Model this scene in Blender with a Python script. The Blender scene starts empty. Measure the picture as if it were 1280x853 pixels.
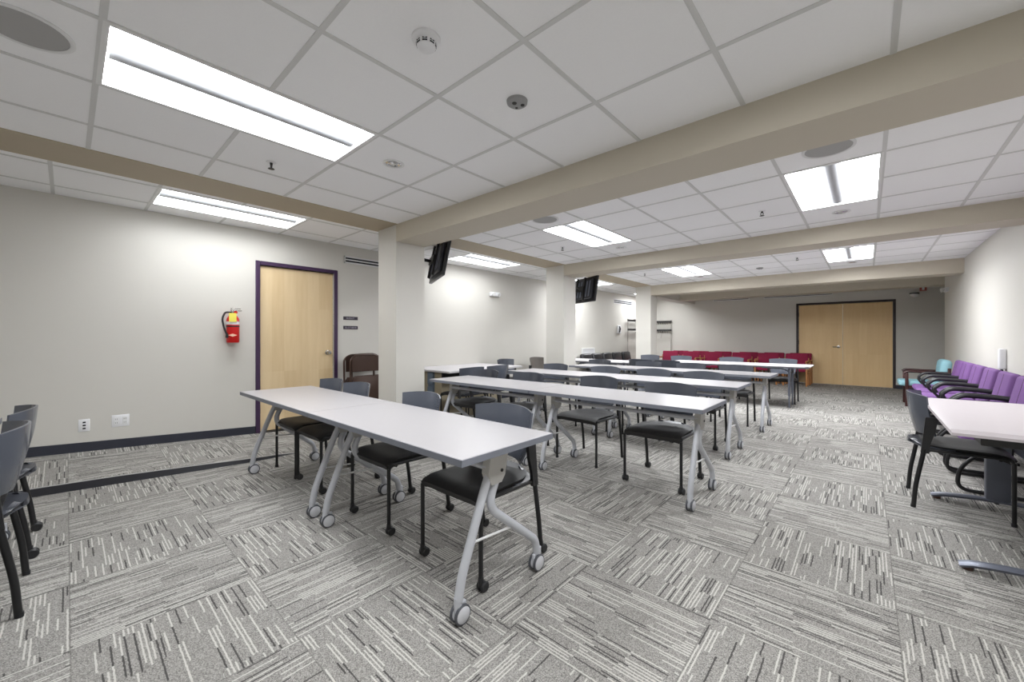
import bpy, bmesh, math, random
from math import sin, cos, pi, radians
from mathutils import Vector, Matrix

random.seed(7)
S = bpy.context.scene
COL = S.collection
RZ = lambda a: Matrix.Rotation(a, 4, 'Z')
RX = lambda a: Matrix.Rotation(a, 4, 'X')
RY = lambda a: Matrix.Rotation(a, 4, 'Y')
T = lambda x, y, z: Matrix.Translation((x, y, z))

# ------------------------------------------------------------------ materials
def lin(c):
    return c / 12.92 if c <= 0.04045 else ((c + 0.055) / 1.055) ** 2.4
def srgb(r, g, b):
    return (lin(r / 255), lin(g / 255), lin(b / 255), 1)

def mat(name, col, rough=0.5, metal=0.0, noise=0.0, nscale=40.0, bump=0.0, bscale=200.0, spec=0.5, coat=0.0):
    m = bpy.data.materials.new(name); m.use_nodes = True
    nt = m.node_tree; b = nt.nodes['Principled BSDF']
    b.inputs['Base Color'].default_value = col
    b.inputs['Roughness'].default_value = rough
    b.inputs['Metallic'].default_value = metal
    b.inputs['Specular IOR Level'].default_value = spec
    b.inputs['Coat Weight'].default_value = coat
    tc = nt.nodes.new('ShaderNodeTexCoord')
    n = nt.nodes.new('ShaderNodeTexNoise'); n.inputs['Scale'].default_value = nscale; n.inputs['Detail'].default_value = 3
    nt.links.new(tc.outputs['Object'], n.inputs['Vector'])
    mx = nt.nodes.new('ShaderNodeMix'); mx.data_type = 'RGBA'
    d = max(noise, 0.015)
    mx.inputs[6].default_value = tuple(c * (1 - d) for c in col[:3]) + (1,)
    mx.inputs[7].default_value = tuple(min(1, c * (1 + d)) for c in col[:3]) + (1,)
    nt.links.new(n.outputs['Fac'], mx.inputs[0]); nt.links.new(mx.outputs[2], b.inputs['Base Color'])
    if bump > 0:
        n2 = nt.nodes.new('ShaderNodeTexNoise'); n2.inputs['Scale'].default_value = bscale
        nt.links.new(tc.outputs['Object'], n2.inputs['Vector'])
        bp = nt.nodes.new('ShaderNodeBump'); bp.inputs['Strength'].default_value = bump; bp.inputs['Distance'].default_value = 0.002
        nt.links.new(n2.outputs['Fac'], bp.inputs['Height']); nt.links.new(bp.outputs['Normal'], b.inputs['Normal'])
    return m

def emis(name, col, strength):
    m = bpy.data.materials.new(name); m.use_nodes = True
    b = m.node_tree.nodes['Principled BSDF']
    b.inputs['Base Color'].default_value = col
    b.inputs['Emission Color'].default_value = col
    b.inputs['Emission Strength'].default_value = strength
    return m

class NT:
    def __init__(s, m): s.t = m.node_tree
    def val(s, a, sock):
        if isinstance(a, (int, float)): sock.default_value = a
        else: s.t.links.new(a, sock)
    def m(s, op, a, b=0.0, c=None):
        n = s.t.nodes.new('ShaderNodeMath'); n.operation = op
        s.val(a, n.inputs[0]); s.val(b, n.inputs[1])
        if c is not None: s.val(c, n.inputs[2])
        return n.outputs[0]
    def mixf(s, f, a, b):
        n = s.t.nodes.new('ShaderNodeMix'); n.data_type = 'FLOAT'
        s.val(f, n.inputs[0]); s.val(a, n.inputs[2]); s.val(b, n.inputs[3]); return n.outputs[0]
    def mixc(s, f, a, b):
        n = s.t.nodes.new('ShaderNodeMix'); n.data_type = 'RGBA'
        s.val(f, n.inputs[0])
        for x, k in ((a, 6), (b, 7)):
            if isinstance(x, tuple): n.inputs[k].default_value = x
            else: s.t.links.new(x, n.inputs[k])
        return n.outputs[2]
    def wn(s, x, y, z):
        c = s.t.nodes.new('ShaderNodeCombineXYZ'); s.val(x, c.inputs[0]); s.val(y, c.inputs[1]); s.val(z, c.inputs[2])
        n = s.t.nodes.new('ShaderNodeTexWhiteNoise'); n.noise_dimensions = '3D'
        s.t.links.new(c.outputs[0], n.inputs['Vector']); return n.outputs['Value']
    def noise(s, vec, scale, detail=2.0):
        n = s.t.nodes.new('ShaderNodeTexNoise'); n.inputs['Scale'].default_value = scale; n.inputs['Detail'].default_value = detail
        s.t.links.new(vec, n.inputs['Vector']); return n.outputs['Fac']

def carpet_mat():
    m = bpy.data.materials.new('carpet_tile'); m.use_nodes = True
    k = NT(m); t = m.node_tree; b = t.nodes['Principled BSDF']
    g = t.nodes.new('ShaderNodeNewGeometry'); sp = t.nodes.new('ShaderNodeSeparateXYZ')
    t.links.new(g.outputs['Position'], sp.inputs[0]); P = g.outputs['Position']
    G = 0.6096
    tx = k.m('DIVIDE', k.m('ADD', sp.outputs[0], 0.51 + G * 40), G)
    ty = k.m('DIVIDE', k.m('ADD', sp.outputs[1], -0.62 + G * 40), G)
    ix = k.m('FLOOR', tx); iy = k.m('FLOOR', ty)
    par = k.m('MODULO', k.m('ADD', ix, iy), 2.0)
    par = k.m('GREATER_THAN', par, 0.5)
    fx = k.m('FRACT', tx); fy = k.m('FRACT', ty)
    u = k.mixf(par, fx, fy); v0 = k.mixf(par, fy, fx)
    flip = k.m('GREATER_THAN', k.wn(ix, iy, 3.3), 0.5)
    u = k.mixf(flip, u, k.m('SUBTRACT', 1.0, u))
    wob = k.m('MULTIPLY', k.m('SUBTRACT', k.noise(P, 60.0), 0.5), 0.010)
    v = k.m('ADD', v0, wob)
    N = 44.0
    li = k.m('FLOOR', k.m('MULTIPLY', v, N)); lf = k.m('FRACT', k.m('MULTIPLY', v, N))
    tid = k.m('ADD', k.m('MULTIPLY', ix, 57.0), k.m('MULTIPLY', iy, 131.0))
    lid = k.m('ADD', tid, li)
    # blocks of neighbouring lines share an offset so dashes line up in bands
    blk = k.m('FLOOR', k.m('MULTIPLY', v, 5.0))
    off = k.m('ADD', k.m('MULTIPLY', k.wn(k.m('ADD', tid, blk), 5.1, 0.7), 1.0), k.m('MULTIPLY', k.wn(lid, 1.7, 9.2), 0.25))
    seg = k.m('FLOOR', k.m('ADD', k.m('MULTIPLY', u, 4.2), off))
    r = k.wn(lid, seg, 4.4)
    # a quiet or busy feel for each stretch of a tile
    busy = k.wn(k.m('ADD', tid, k.m('FLOOR', k.m('MULTIPLY', u, 2.0))), blk, 8.8)
    pl = k.m('ADD', 0.56, k.m('MULTIPLY', busy, 0.22))
    pd = k.m('ADD', 0.09, k.m('MULTIPLY', k.m('SUBTRACT', 1.0, busy), 0.12))
    line = k.m('LESS_THAN', k.m('ABSOLUTE', k.m('SUBTRACT', lf, 0.5)), 0.21)
    light = k.m('MULTIPLY', line, k.m('GREATER_THAN', r, pl))
    dark = k.m('MULTIPLY', line, k.m('LESS_THAN', r, pd))
    sp1 = k.noise(P, 240.0, 3.0); sp2 = k.noise(P, 900.0, 2.0); big = k.noise(P, 2.2, 3.0)
    spk = k.m('ADD', k.m('MULTIPLY', k.m('SUBTRACT', sp1, 0.5), 4.0), 0.5)
    cx_ = k.m('FLOOR', k.m('MULTIPLY', k.m('ADD', sp.outputs[0], wob), 300.0)); cy_ = k.m('FLOOR', k.m('MULTIPLY', k.m('ADD', sp.outputs[1], wob), 300.0))
    tuft = k.wn(cx_, cy_, 2.2)
    spk = k.m('ADD', k.m('MULTIPLY', spk, 0.35), k.m('MULTIPLY', tuft, 0.65))
    base = k.mixc(k.m('MINIMUM', k.m('MAXIMUM', spk, 0.0), 1.0), srgb(72, 71, 70), srgb(180, 177, 172))
    base = k.mixc(k.m('MULTIPLY', big, 0.30), base, srgb(146, 142, 135))
    c = k.mixc(k.m('MULTIPLY', light, 0.68), base, srgb(206, 203, 196))
    c = k.mixc(k.m('MULTIPLY', dark, 0.86), c, srgb(58, 56, 56))
    # tile seam
    ex = k.m('MINIMUM', k.m('MINIMUM', fx, k.m('SUBTRACT', 1.0, fx)), k.m('MINIMUM', fy, k.m('SUBTRACT', 1.0, fy)))
    seam = k.m('MULTIPLY', k.m('LESS_THAN', ex, 0.004), 0.35)
    c = k.mixc(seam, c, srgb(70, 68, 66))
    t.links.new(c, b.inputs['Base Color'])
    b.inputs['Roughness'].default_value = 0.95; b.inputs['Specular IOR Level'].default_value = 0.15
    bp = t.nodes.new('ShaderNodeBump'); bp.inputs['Strength'].default_value = 0.25; bp.inputs['Distance'].default_value = 0.003
    t.links.new(tuft, bp.inputs['Height']); t.links.new(bp.outputs['Normal'], b.inputs['Normal'])
    return m

def wood_mat(name, c1, c2, axis_across=1, strip=0.14, rough=0.42, grain=26.0):
    m = bpy.data.materials.new(name); m.use_nodes = True
    k = NT(m); t = m.node_tree; b = t.nodes['Principled BSDF']
    tc = t.nodes.new('ShaderNodeTexCoord'); mp = t.nodes.new('ShaderNodeMapping')
    t.links.new(tc.outputs['Object'], mp.inputs['Vector'])
    mp.inputs['Scale'].default_value = (1, 1, 0.09)
    sp = t.nodes.new('ShaderNodeSeparateXYZ'); t.links.new(tc.outputs['Object'], sp.inputs[0])
    s = k.m('FLOOR', k.m('DIVIDE', sp.outputs[axis_across], strip))
    zz = k.m('FLOOR', k.m('ADD', k.m('MULTIPLY', sp.outputs[2], 1.25), k.m('MULTIPLY', k.wn(s, 2.0, 5.0), 0.0)))
    r = k.wn(s, zz, 1.0)
    n = k.noise(mp.outputs['Vector'], grain, 5.0)
    f = k.m('ADD', k.m('MULTIPLY', r, 0.35), k.m('MULTIPLY', n, 0.65))
    t.links.new(k.mixc(f, c1, c2), b.inputs['Base Color'])
    b.inputs['Roughness'].default_value = rough
    return m

M = {}
M['wall'] = mat('wall_paint', srgb(208, 205, 198), 0.62, noise=0.012, nscale=3, bump=0.08, bscale=260)
M['beam'] = mat('wall_paint_shaded', srgb(196, 188, 172), 0.62, noise=0.012, nscale=3, bump=0.08, bscale=260)  # same paint as the walls, shade under the ceiling put into its colour
M['ceil'] = mat('acoustic_tile', srgb(248, 248, 249), 0.9, noise=0.02, nscale=90, bump=0.25, bscale=500, spec=0.1)
M['tbar'] = mat('ceiling_tee', srgb(212, 212, 211), 0.6)
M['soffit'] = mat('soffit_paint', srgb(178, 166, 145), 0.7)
M['carpet'] = carpet_mat()
M['base'] = mat('vinyl_base', srgb(44, 46, 58), 0.5)
M['nosing'] = mat('edge_rubber', srgb(40, 40, 46), 0.5)
M['nosing_top'] = mat('edge_strip', srgb(150, 148, 146), 0.5)
M['maple'] = wood_mat('maple_veneer', srgb(210, 182, 138), srgb(232, 209, 170), 1)
M['maple_x'] = wood_mat('maple_veneer_pair', srgb(222, 186, 132), srgb(240, 210, 160), 0)
M['purple_paint'] = mat('purple_frame_paint', srgb(62, 40, 72), 0.4)
M['dark_paint'] = mat('dark_frame_paint', srgb(42, 30, 34), 0.4)
M['chrome'] = mat('satin_nickel', srgb(190, 188, 184), 0.25, 1.0)
M['top'] = mat('grey_laminate', srgb(172, 169, 171), 0.34, noise=0.015, nscale=15)
M['edge'] = mat('grey_edge_band', srgb(118, 121, 130), 0.45)
M['silver'] = mat('silver_paint', srgb(196, 198, 204), 0.35, 0.15)
M['bracket'] = mat('bracket_metal', srgb(186, 184, 180), 0.45, 0.2)
M['tyre'] = mat('caster_tyre', srgb(78, 80, 86), 0.5)
M['hub'] = mat('caster_hub', srgb(205, 206, 210), 0.4)
M['black'] = mat('black_plastic', srgb(34, 34, 36), 0.45)
M['shell'] = mat('chair_shell_plastic', srgb(82, 86, 96), 0.24, noise=0.03, nscale=8, coat=0.25)
M['rim'] = mat('seat_pan_plastic', srgb(58, 60, 66), 0.32)
M['seat'] = mat('black_vinyl', srgb(38, 37, 37), 0.55, bump=0.1, bscale=300)
M['tube'] = mat('black_tube', srgb(22, 22, 24), 0.42)
M['taupe'] = mat('taupe_plastic', srgb(104, 98, 92), 0.5)
M['leather'] = mat('black_leather', srgb(34, 34, 38), 0.3, bump=0.2, bscale=120)
M['red'] = mat('crimson_cloth', srgb(136, 26, 62), 0.9, noise=0.12, nscale=160, bump=0.2, bscale=400)
M['oak'] = mat('oak_frame', srgb(178, 122, 74), 0.45, noise=0.14, nscale=18)
M['violet'] = mat('purple_cloth', srgb(114, 78, 134), 0.85, noise=0.10, nscale=200, bump=0.2, bscale=400)
M['teal'] = mat('teal_cloth', srgb(142, 186, 196), 0.8, noise=0.06, nscale=120)
M['tealback'] = mat('teal_cloth_back', srgb(92, 138, 142), 0.8, noise=0.06, nscale=120)
M['mahog'] = mat('mahogany', srgb(58, 26, 24), 0.35, noise=0.15, nscale=14)
M['white'] = mat('white_plastic', srgb(232, 232, 234), 0.4)
M['whitemetal'] = mat('white_metal', srgb(226, 226, 226), 0.45)
M['slot'] = mat('vent_slot', srgb(22, 24, 34), 0.7)
M['red_gloss'] = mat('red_enamel', srgb(206, 22, 22), 0.3)
M['yellow'] = mat('yellow_tag', srgb(238, 226, 96), 0.6)
M['orange'] = mat('label_orange', srgb(238, 196, 170), 0.6)
M['rubber'] = mat('black_rubber', srgb(30, 30, 34), 0.6)
M['plaque'] = mat('plaque', srgb(44, 34, 50), 0.4)
M['plaque_text'] = mat('plaque_text', srgb(168, 162, 172), 0.5)
M['tvblack'] = mat('tv_plastic', srgb(22, 22, 26), 0.38)
M['tvback'] = mat('tv_back_plastic', srgb(46, 48, 56), 0.4)
M['tvgrey'] = mat('tv_vents', srgb(108, 114, 130), 0.4)
M['brown'] = mat('brown_steel', srgb(72, 54, 46), 0.28, 0.25)
M['blugrey'] = mat('blue_grey_laminate', srgb(92, 106, 122), 0.5)
M['tan'] = mat('tan_laminate', srgb(150, 140, 118), 0.55)
M['whitetop'] = mat('white_plastic_top', srgb(198, 195, 197), 0.5)
M['pale'] = mat('pale_laminate', srgb(192, 184, 187), 0.40)
M['steelblue'] = mat('blue_grey_steel', srgb(108, 112, 124), 0.38, 0.3)
M['speaker'] = mat('speaker_grille', srgb(168, 167, 166), 0.7)
M['sensor'] = mat('sensor_grey', srgb(150, 150, 150), 0.5)
M['clear'] = mat('lamp_reflector', srgb(206, 206, 206), 0.15, 0.9)
M['dark'] = mat('dark_metal', srgb(40, 38, 38), 0.5)
M['pink'] = mat('strobe_red', srgb(176, 96, 84), 0.5)
LIGHT_E = 28.0
M['lamp'] = emis('troffer_diffuser', (0.95, 0.975, 1.0, 1), LIGHT_E)
M['basket'] = mat('perforated_basket', srgb(182, 184, 188), 0.6)
M['lamp_side'] = emis('side_troffer_diffuser', (0.95, 0.975, 1.0, 1), 12.5)
M['lamp_side_far'] = emis('side_far_troffer_diffuser', (0.95, 0.975, 1.0, 1), 23.0)
M['lamp_far'] = emis('far_troffer_diffuser', (0.95, 0.975, 1.0, 1), 52.0)

# ------------------------------------------------------------------ mesh helpers
class MB:
    """collects shapes; build() links them as ONE mesh object"""
    def __init__(s, *mats):
        s.bm = bmesh.new(); s.mats = list(mats)
    def mi(s, m):
        if m is None: return 0
        if m not in s.mats: s.mats.append(m)
        return s.mats.index(m)
    def _fin(s, verts, m, xf):
        fs = set(f for v in verts for f in v.link_faces)
        i = s.mi(m)
        for f in fs: f.material_index = i
        if xf is not None: bmesh.ops.transform(s.bm, matrix=xf, verts=list(verts))
        return s
    def box(s, x0, x1, y0, y1, z0, z1, bev=0.0, seg=2, m=None, xf=None):
        tmp = bmesh.new()
        bmesh.ops.create_cube(tmp, size=1.0, matrix=T((x0+x1)/2, (y0+y1)/2, (z0+z1)/2) @ Matrix.Diagonal((x1-x0, y1-y0, z1-z0, 1)))
        if bev > 0:
            bev = min(bev, 0.49 * min(x1-x0, y1-y0, z1-z0))
            bmesh.ops.bevel(tmp, geom=list(tmp.edges), offset=bev, segments=seg, affect='EDGES', profile=0.5, clamp_overlap=True)
        return s._merge(tmp, m, xf)
    def _merge(s, tmp, m, xf):
        i = s.mi(m); mp = {}
        for v in tmp.verts:
            mp[v] = s.bm.verts.new((xf @ v.co) if xf is not None else v.co)
        for f in tmp.faces:
            try:
                nf = s.bm.faces.new([mp[v] for v in f.verts]); nf.material_index = i
            except ValueError: pass
        tmp.free(); return s
    def tube(s, path, r, seg=10, closed=False, m=None, xf=None, fil=0.0, fn=5, sx=1.0, cap=True):
        pts = [Vector(p) for p in path]
        if fil > 0: pts = fillet(pts, fil, fn, closed)
        n = len(pts); rs = r if isinstance(r, (list, tuple)) else None
        i = s.mi(m); rings = []
        up = None
        for a in range(n):
            if closed: d = pts[(a+1) % n] - pts[a-1]
            else: d = pts[min(a+1, n-1)] - pts[max(a-1, 0)]
            d.normalize()
            if up is None:
                up = Vector((0, 0, 1)) if abs(d.z) < 0.9 else Vector((1, 0, 0))
            up = (up - d * up.dot(d)); up.normalize()
            sd = d.cross(up)
            rr = (rs[min(len(rs)-1, int(round(a*(len(rs)-1)/max(1, n-1))))] if rs else r)
            ring = []
            for q in range(seg):
                an = 2*pi*q/seg
                co = pts[a] + up*(sin(an)*rr) + sd*(cos(an)*rr*sx)
                ring.append(s.bm.verts.new(xf @ co if xf is not None else co))
            rings.append(ring)
        for a in range(n if closed else n-1):
            A, B = rings[a], rings[(a+1) % n]
            for q in range(seg):
                f = s.bm.faces.new((A[q], A[(q+1) % seg], B[(q+1) % seg], B[q])); f.material_index = i
        if cap and not closed:
            for R in (rings[0][::-1], rings[-1]):
                f = s.bm.faces.new(R); f.material_index = i
        return s
    def lathe(s, prof, seg=24, m=None, xf=None):
        """prof: list of (r, z)"""
        i = s.mi(m); rings = []
        for r, z in prof:
            if r < 1e-6:
                co = Vector((0, 0, z)); rings.append([s.bm.verts.new(xf @ co if xf is not None else co)])
            else:
                ring = []
                for q in range(seg):
                    co = Vector((r*cos(2*pi*q/seg), r*sin(2*pi*q/seg), z)); ring.append(s.bm.verts.new(xf @ co if xf is not None else co))
                rings.append(ring)
        for A, B in zip(rings, rings[1:]):
            for q in range(seg):
                if len(A) == 1 and len(B) == 1: continue
                if len(A) == 1: vs = (A[0], B[q], B[(q+1) % seg])
                elif len(B) == 1: vs = (A[q], A[(q+1) % seg], B[0])
                else: vs = (A[q], A[(q+1) % seg], B[(q+1) % seg], B[q])
                f = s.bm.faces.new(vs); f.material_index = i
        for R in (rings[0], rings[-1]):
            if len(R) > 1:
                f = s.bm.faces.new(R); f.material_index = i
        return s
    def prism(s, poly, a, b, m=None, xf=None):
        """poly (x,y) extruded in z from a to b; xf places it"""
        i = s.mi(m)
        lo = [s.bm.verts.new((xf @ Vector((x, y, a))) if xf is not None else (x, y, a)) for x, y in poly]
        hi = [s.bm.verts.new((xf @ Vector((x, y, b))) if xf is not None else (x, y, b)) for x, y in poly]
        n = len(poly)
        for f in [lo[::-1], hi] + [(lo[q], lo[(q+1) % n], hi[(q+1) % n], hi[q]) for q in range(n)]:
            nf = s.bm.faces.new(f); nf.material_index = i
        return s
    def sheet(s, fn, nu, nv, th, m=None, xf=None):
        """closed shell: fn(u,v)->Vector front surface, offset th along normal"""
        i = s.mi(m); e = 1e-3
        F, B = [], []
        for a in range(nu+1):
            fr, br = [], []
            for c in range(nv+1):
                u, v = a/nu, c/nv
                p = Vector(fn(u, v))
                du = Vector(fn(min(1, u+e), v)) - Vector(fn(max(0, u-e), v)); dv = Vector(fn(u, min(1, v+e))) - Vector(fn(u, max(0, v-e)))
                nn = du.cross(dv)
                if nn.length > 0: nn.normalize()
                q = p + nn*th
                fr.append(s.bm.verts.new(xf @ p if xf is not None else p)); br.append(s.bm.verts.new(xf @ q if xf is not None else q))
            F.append(fr); B.append(br)
        def fc(vs):
            f = s.bm.faces.new(vs); f.material_index = i
        for a in range(nu):
            for c in range(nv):
                fc((F[a][c], F[a][c+1], F[a+1][c+1], F[a+1][c])); fc((B[a][c], B[a+1][c], B[a+1][c+1], B[a][c+1]))
        for a in range(nu):
            fc((F[a][0], F[a+1][0], B[a+1][0], B[a][0])); fc((F[a][nv], B[a][nv], B[a+1][nv], F[a+1][nv]))
        for c in range(nv):
            fc((F[0][c], B[0][c], B[0][c+1], F[0][c+1])); fc((F[nu][c], F[nu][c+1], B[nu][c+1], B[nu][c]))
        return s
    def build(s, name, parent=None, loc=(0, 0, 0), rz=0.0, smooth=38):
        me = bpy.data.meshes.new(name)
        bmesh.ops.recalc_face_normals(s.bm, faces=list(s.bm.faces))
        s.bm.to_mesh(me); s.bm.free()
        for m in s.mats: me.materials.append(m)
        if smooth:
            for p in me.polygons: p.use_smooth = True
            try: me.set_sharp_from_angle(angle=radians(smooth))
            except Exception: pass
        o = bpy.data.objects.new(name, me); COL.objects.link(o)
        o.location = loc; o.rotation_euler = (0, 0, rz)
        if parent: o.parent = parent
        return o

def fillet(pts, r, n, closed):
    out = []
    N = len(pts)
    for i, p in enumerate(pts):
        if not closed and i in (0, N-1): out.append(p); continue
        a, b = pts[i-1], pts[(i+1) % N]
        d1, d2 = (a-p), (b-p); l1, l2 = d1.length, d2.length
        k = min(r, l1*0.45, l2*0.45); d1.normalize(); d2.normalize()
        A, B = p + d1*k, p + d2*k
        for q in range(n+1):
            t = q/n; out.append(A*(1-t)**2 + p*2*t*(1-t) + B*t*t)
    return out

def thing(name, label, cat, loc=(0, 0, 0), rz=0.0, group=None):
    o = bpy.data.objects.new(name, None); COL.objects.link(o); o.empty_display_size = 0.1
    o.location = loc; o.rotation_euler = (0, 0, rz); o['label'] = label; o['category'] = cat
    if group: o['group'] = group
    return o
def tag(o, label, cat, group=None):
    o['label'] = label; o['category'] = cat
    if group: o['group'] = group
    return o
def struct(o):
    o['kind'] = 'structure'; return o
def copy_tree(o, parent=None):
    c = o.copy(); COL.objects.link(c)
    if parent: c.parent = parent
    for ch in list(o.children): copy_tree(ch, c)
    return c
def place(proto, first, loc, rz, label, group=None):
    """first use moves the prototype itself, later uses copy it with its parts"""
    o = proto if not first.get(proto.name) else copy_tree(proto)
    first[proto.name] = True
    o.location = loc; o.rotation_euler = (0, 0, rz); o['label'] = label
    if group: o['group'] = group
    return o
USED = {}

# ------------------------------------------------------------------ camera
TH = radians(41.2); F = 496.0; CAMZ = 1.22
cd = bpy.data.cameras.new('camera'); cam = bpy.data.objects.new('camera', cd); COL.objects.link(cam)
cam.location = (0, 0, CAMZ); cam.rotation_euler = (pi/2, 0, TH)
cd.sensor_fit = 'HORIZONTAL'; cd.sensor_width = 36; cd.lens = F/1280*36
cd.shift_x = -9.5/1280; cd.shift_y = -4.0/1280; cd.clip_start = 0.02
S.camera = cam

# ------------------------------------------------------------------ the room
CZ = CAMZ + 1.301
XL, XR, YF, YB = -5.53, 1.19, -1.9, 13.1
GX0, GY0, G = -0.5189, 0.7078, 0.6096
YALC = 11.77          # where the right wall turns its outside corner
XALC = 2.3

fl = MB(M['carpet']); fl.box(XL-0.1, XALC+0.1, YF-0.1, YB+0.1, -0.1, 0.0)
struct(fl.build('floor', smooth=0))

# carpeted ramp along the left wall
def edge_x(y): return min(-4.55, -4.80 + (y+0.13)*0.19) if y < 1.25 else -4.545 - max(0, 0)
def z_wall(y): return max(0.0, 0.157 - 0.0585*y)
def z_edge(y):
    if y >= 1.58: return 0.0
    return 0.056 * min(1.0, ((1.58-y)/1.3)) ** 0.55
ys = [YF + (1.58-YF)*i/24 for i in range(25)] + [1.7, 1.9, 2.1, 2.3, 2.5, 2.68]
rm = MB(M['carpet']); rows = []
for y in ys:
    ex = edge_x(y)
    rows.append([rm.bm.verts.new((XL + (ex-XL)*q/6, y, 0.002 + z_wall(y) + (z_edge(y)-z_wall(y))*q/6)) for q in range(7)])
for A, B in zip(rows, rows[1:]):
    for q in range(6): rm.bm.faces.new((A[q], A[q+1], B[q+1], B[q]))
struct(rm.build('floor_ramp', smooth=60))
ns = MB(M['nosing'], M['nosing_top'])
for a, b in zip(ys[:25], ys[1:25]):
    xa, xb = edge_x(a), edge_x(b); za, zb = z_edge(a), z_edge(b)
    def pt(x, y, z): return ns.bm.verts.new((x, y, z))
    f = ns.bm.faces.new((pt(xa+.012, a, 0), pt(xb+.012, b, 0), pt(xb, b, zb+.004), pt(xa, a, za+.004))); f.material_index = 0
    f = ns.bm.faces.new((pt(xa, a, za+.004), pt(xb, b, zb+.004), pt(xb-.025, b, zb+.006), pt(xa-.025, a, za+.006))); f.material_index = 1
struct(ns.build('trim_ramp_edge', smooth=0))

# left wall with the door opening
D1a, D1b, D1z = 1.545, 2.43, 2.105        # clear opening of the purple-framed door
w = MB(M['wall'])
w.box(XL-0.15, XL, YF-0.1, D1a, 0, CZ); w.box(XL-0.15, XL, D1b, YB+0.1, 0, CZ); w.box(XL-0.15, XL, D1a, D1b, D1z, CZ)
struct(w.build('wall_left', smooth=0))
# far wall with the double door opening
D2a, D2b, D2z = -1.40, 0.47, 2.10
w = MB(M['wall'])
w.box(XL-0.1, D2a, YB, YB+0.15, 0, CZ); w.box(D2b, XALC+0.1, YB, YB+0.15, 0, CZ); w.box(D2a, D2b, YB, YB+0.15, D2z, CZ)
struct(w.build('wall_back', smooth=0))
w = MB(M['wall']); w.box(XR, XR+0.2, YF-0.1, YALC, 0, CZ); struct(w.build('wall_right', smooth=0))
w = MB(M['wall']); w.box(XALC, XALC+0.1, YALC-0.3, YB+0.1, 0, CZ); w.box(XR+0.2, XALC, YALC-0.3, YALC-0.2, 0, CZ); struct(w.build('wall_alcove', smooth=0))
w = MB(M['wall']); w.box(XL-0.1, XR+0.2, YF-0.12, YF, 0, CZ); struct(w.build('wall_front', smooth=0))

# ceiling: acoustic tiles on tees, with openings where the troffers sit
B1, B2, B3 = (2.49, 2.875), (5.83, 6.21), (9.60, 9.98)
CX0, CX1 = -4.45, -4.06                   # column faces
SOF0, SOF1 = -4.49, -4.03
LMAIN = [(GX0-4*G, GX0-3*G), (GX0, GX0+G)]
FIX = [(LMAIN[0], (GY0-G, GY0+G)), (LMAIN[1], (GY0-G, GY0+G)),
       (LMAIN[0], (GY0+5*G, GY0+7*G)), (LMAIN[1], (GY0+5*G, GY0+7*G)),
       (LMAIN[0], (GY0+11*G, GY0+13*G)), (LMAIN[1], (GY0+11*G, GY0+13*G)),
       ((-5.21, -4.60), (0.53, 1.75)), ((-5.21, -4.60), (4.11, 5.33)), ((-5.21, -4.60), (7.50, 8.72)), ((-5.21, -4.60), (11.0, 12.22))]
ce = MB(M['ceil'])
def ceil_region(x0, x1, y0, y1, holes):
    xs = sorted({x0, x1} | {h for a, b in holes for h in a if x0 < h < x1})
    yy = sorted({y0, y1} | {h for a, b in holes for h in b if y0 < h < y1})
    for xa, xb in zip(xs, xs[1:]):
        for ya, yb in zip(yy, yy[1:]):
            cx, cy = (xa+xb)/2, (ya+yb)/2
            if any(a[0] < cx < a[1] and b[0] < cy < b[1] for a, b in holes): continue
            ce.box(xa, xb, ya, yb, CZ, CZ+0.02)
BAYS = [(YF, B1[0]), (B1[1], B2[0]), (B2[1], B3[0])]
for a, b in BAYS: ceil_region(SOF1, XR, a, b, FIX[:6])
ceil_region(XL, SOF0, YF, YB, FIX[6:])
struct(ce.build('ceiling', smooth=0))
ce = MB(M['wall']); ce.box(SOF1, XALC, B3[1], YB, CZ, CZ+0.02); struct(ce.build('ceiling_end_bay', smooth=0))
ce = MB(M['tbar']); ce.box(XL-0.15, XALC+0.2, YF-0.15, YB+0.15, CZ+0.12, CZ+0.14); struct(ce.build('ceiling_deck', smooth=0))
# tees
tb = MB(M['tbar']); TW = 0.012
def in_fix(x, y):
    return any(a[0]+.01 < x < a[1]-.01 and b[0]+.01 < y < b[1]-.01 for a, b in FIX)
def tee_x(x0, x1, y):
    segs = [x0] + sorted(h for a, b in FIX for h in a if x0 < h < x1) + [x1]
    for p, q in zip(segs, segs[1:]):
        if q-p > 1e-3 and not in_fix((p+q)/2, y): tb.box(p, q, y-TW, y+TW, CZ-0.003, CZ)
def tee_y(x, y0, y1):
    segs = [y0] + sorted(h for a, b in FIX for h in b if y0 < h < y1) + [y1]
    for p, q in zip(segs, segs[1:]):
        if q-p > 1e-3 and not in_fix(x, (p+q)/2): tb.box(x-TW, x+TW, p, q, CZ-0.0035, CZ)
for a, b in BAYS:
    for i in range(-5, 3):
        tee_y(GX0+G*i, a, b)
    for j in range(-4, 16):
        y = GY0+G*j
        if a+.02 < y < b-.02: tee_x(SOF1, XR, y)
for x in (-5.21, -4.60): tee_y(x, YF, YB)
yl = 0.53
for base, lo, hi in ((0.53, YF, 3.4), (4.11, 3.4, 6.8), (7.50, 6.8, 9.9), (11.0, 9.9, YB)):
    for j in range(-8, 9):
        y = base+G*j
        if lo < y < hi: tee_x(XL, SOF0, y)
struct(tb.build('trim_ceiling_tees', smooth=0))

so = MB(M['soffit']); so.box(SOF0, SOF1, YF, B3[1], CZ-0.006, CZ+0.02); struct(so.build('ceiling_soffit', smooth=0))
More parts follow.
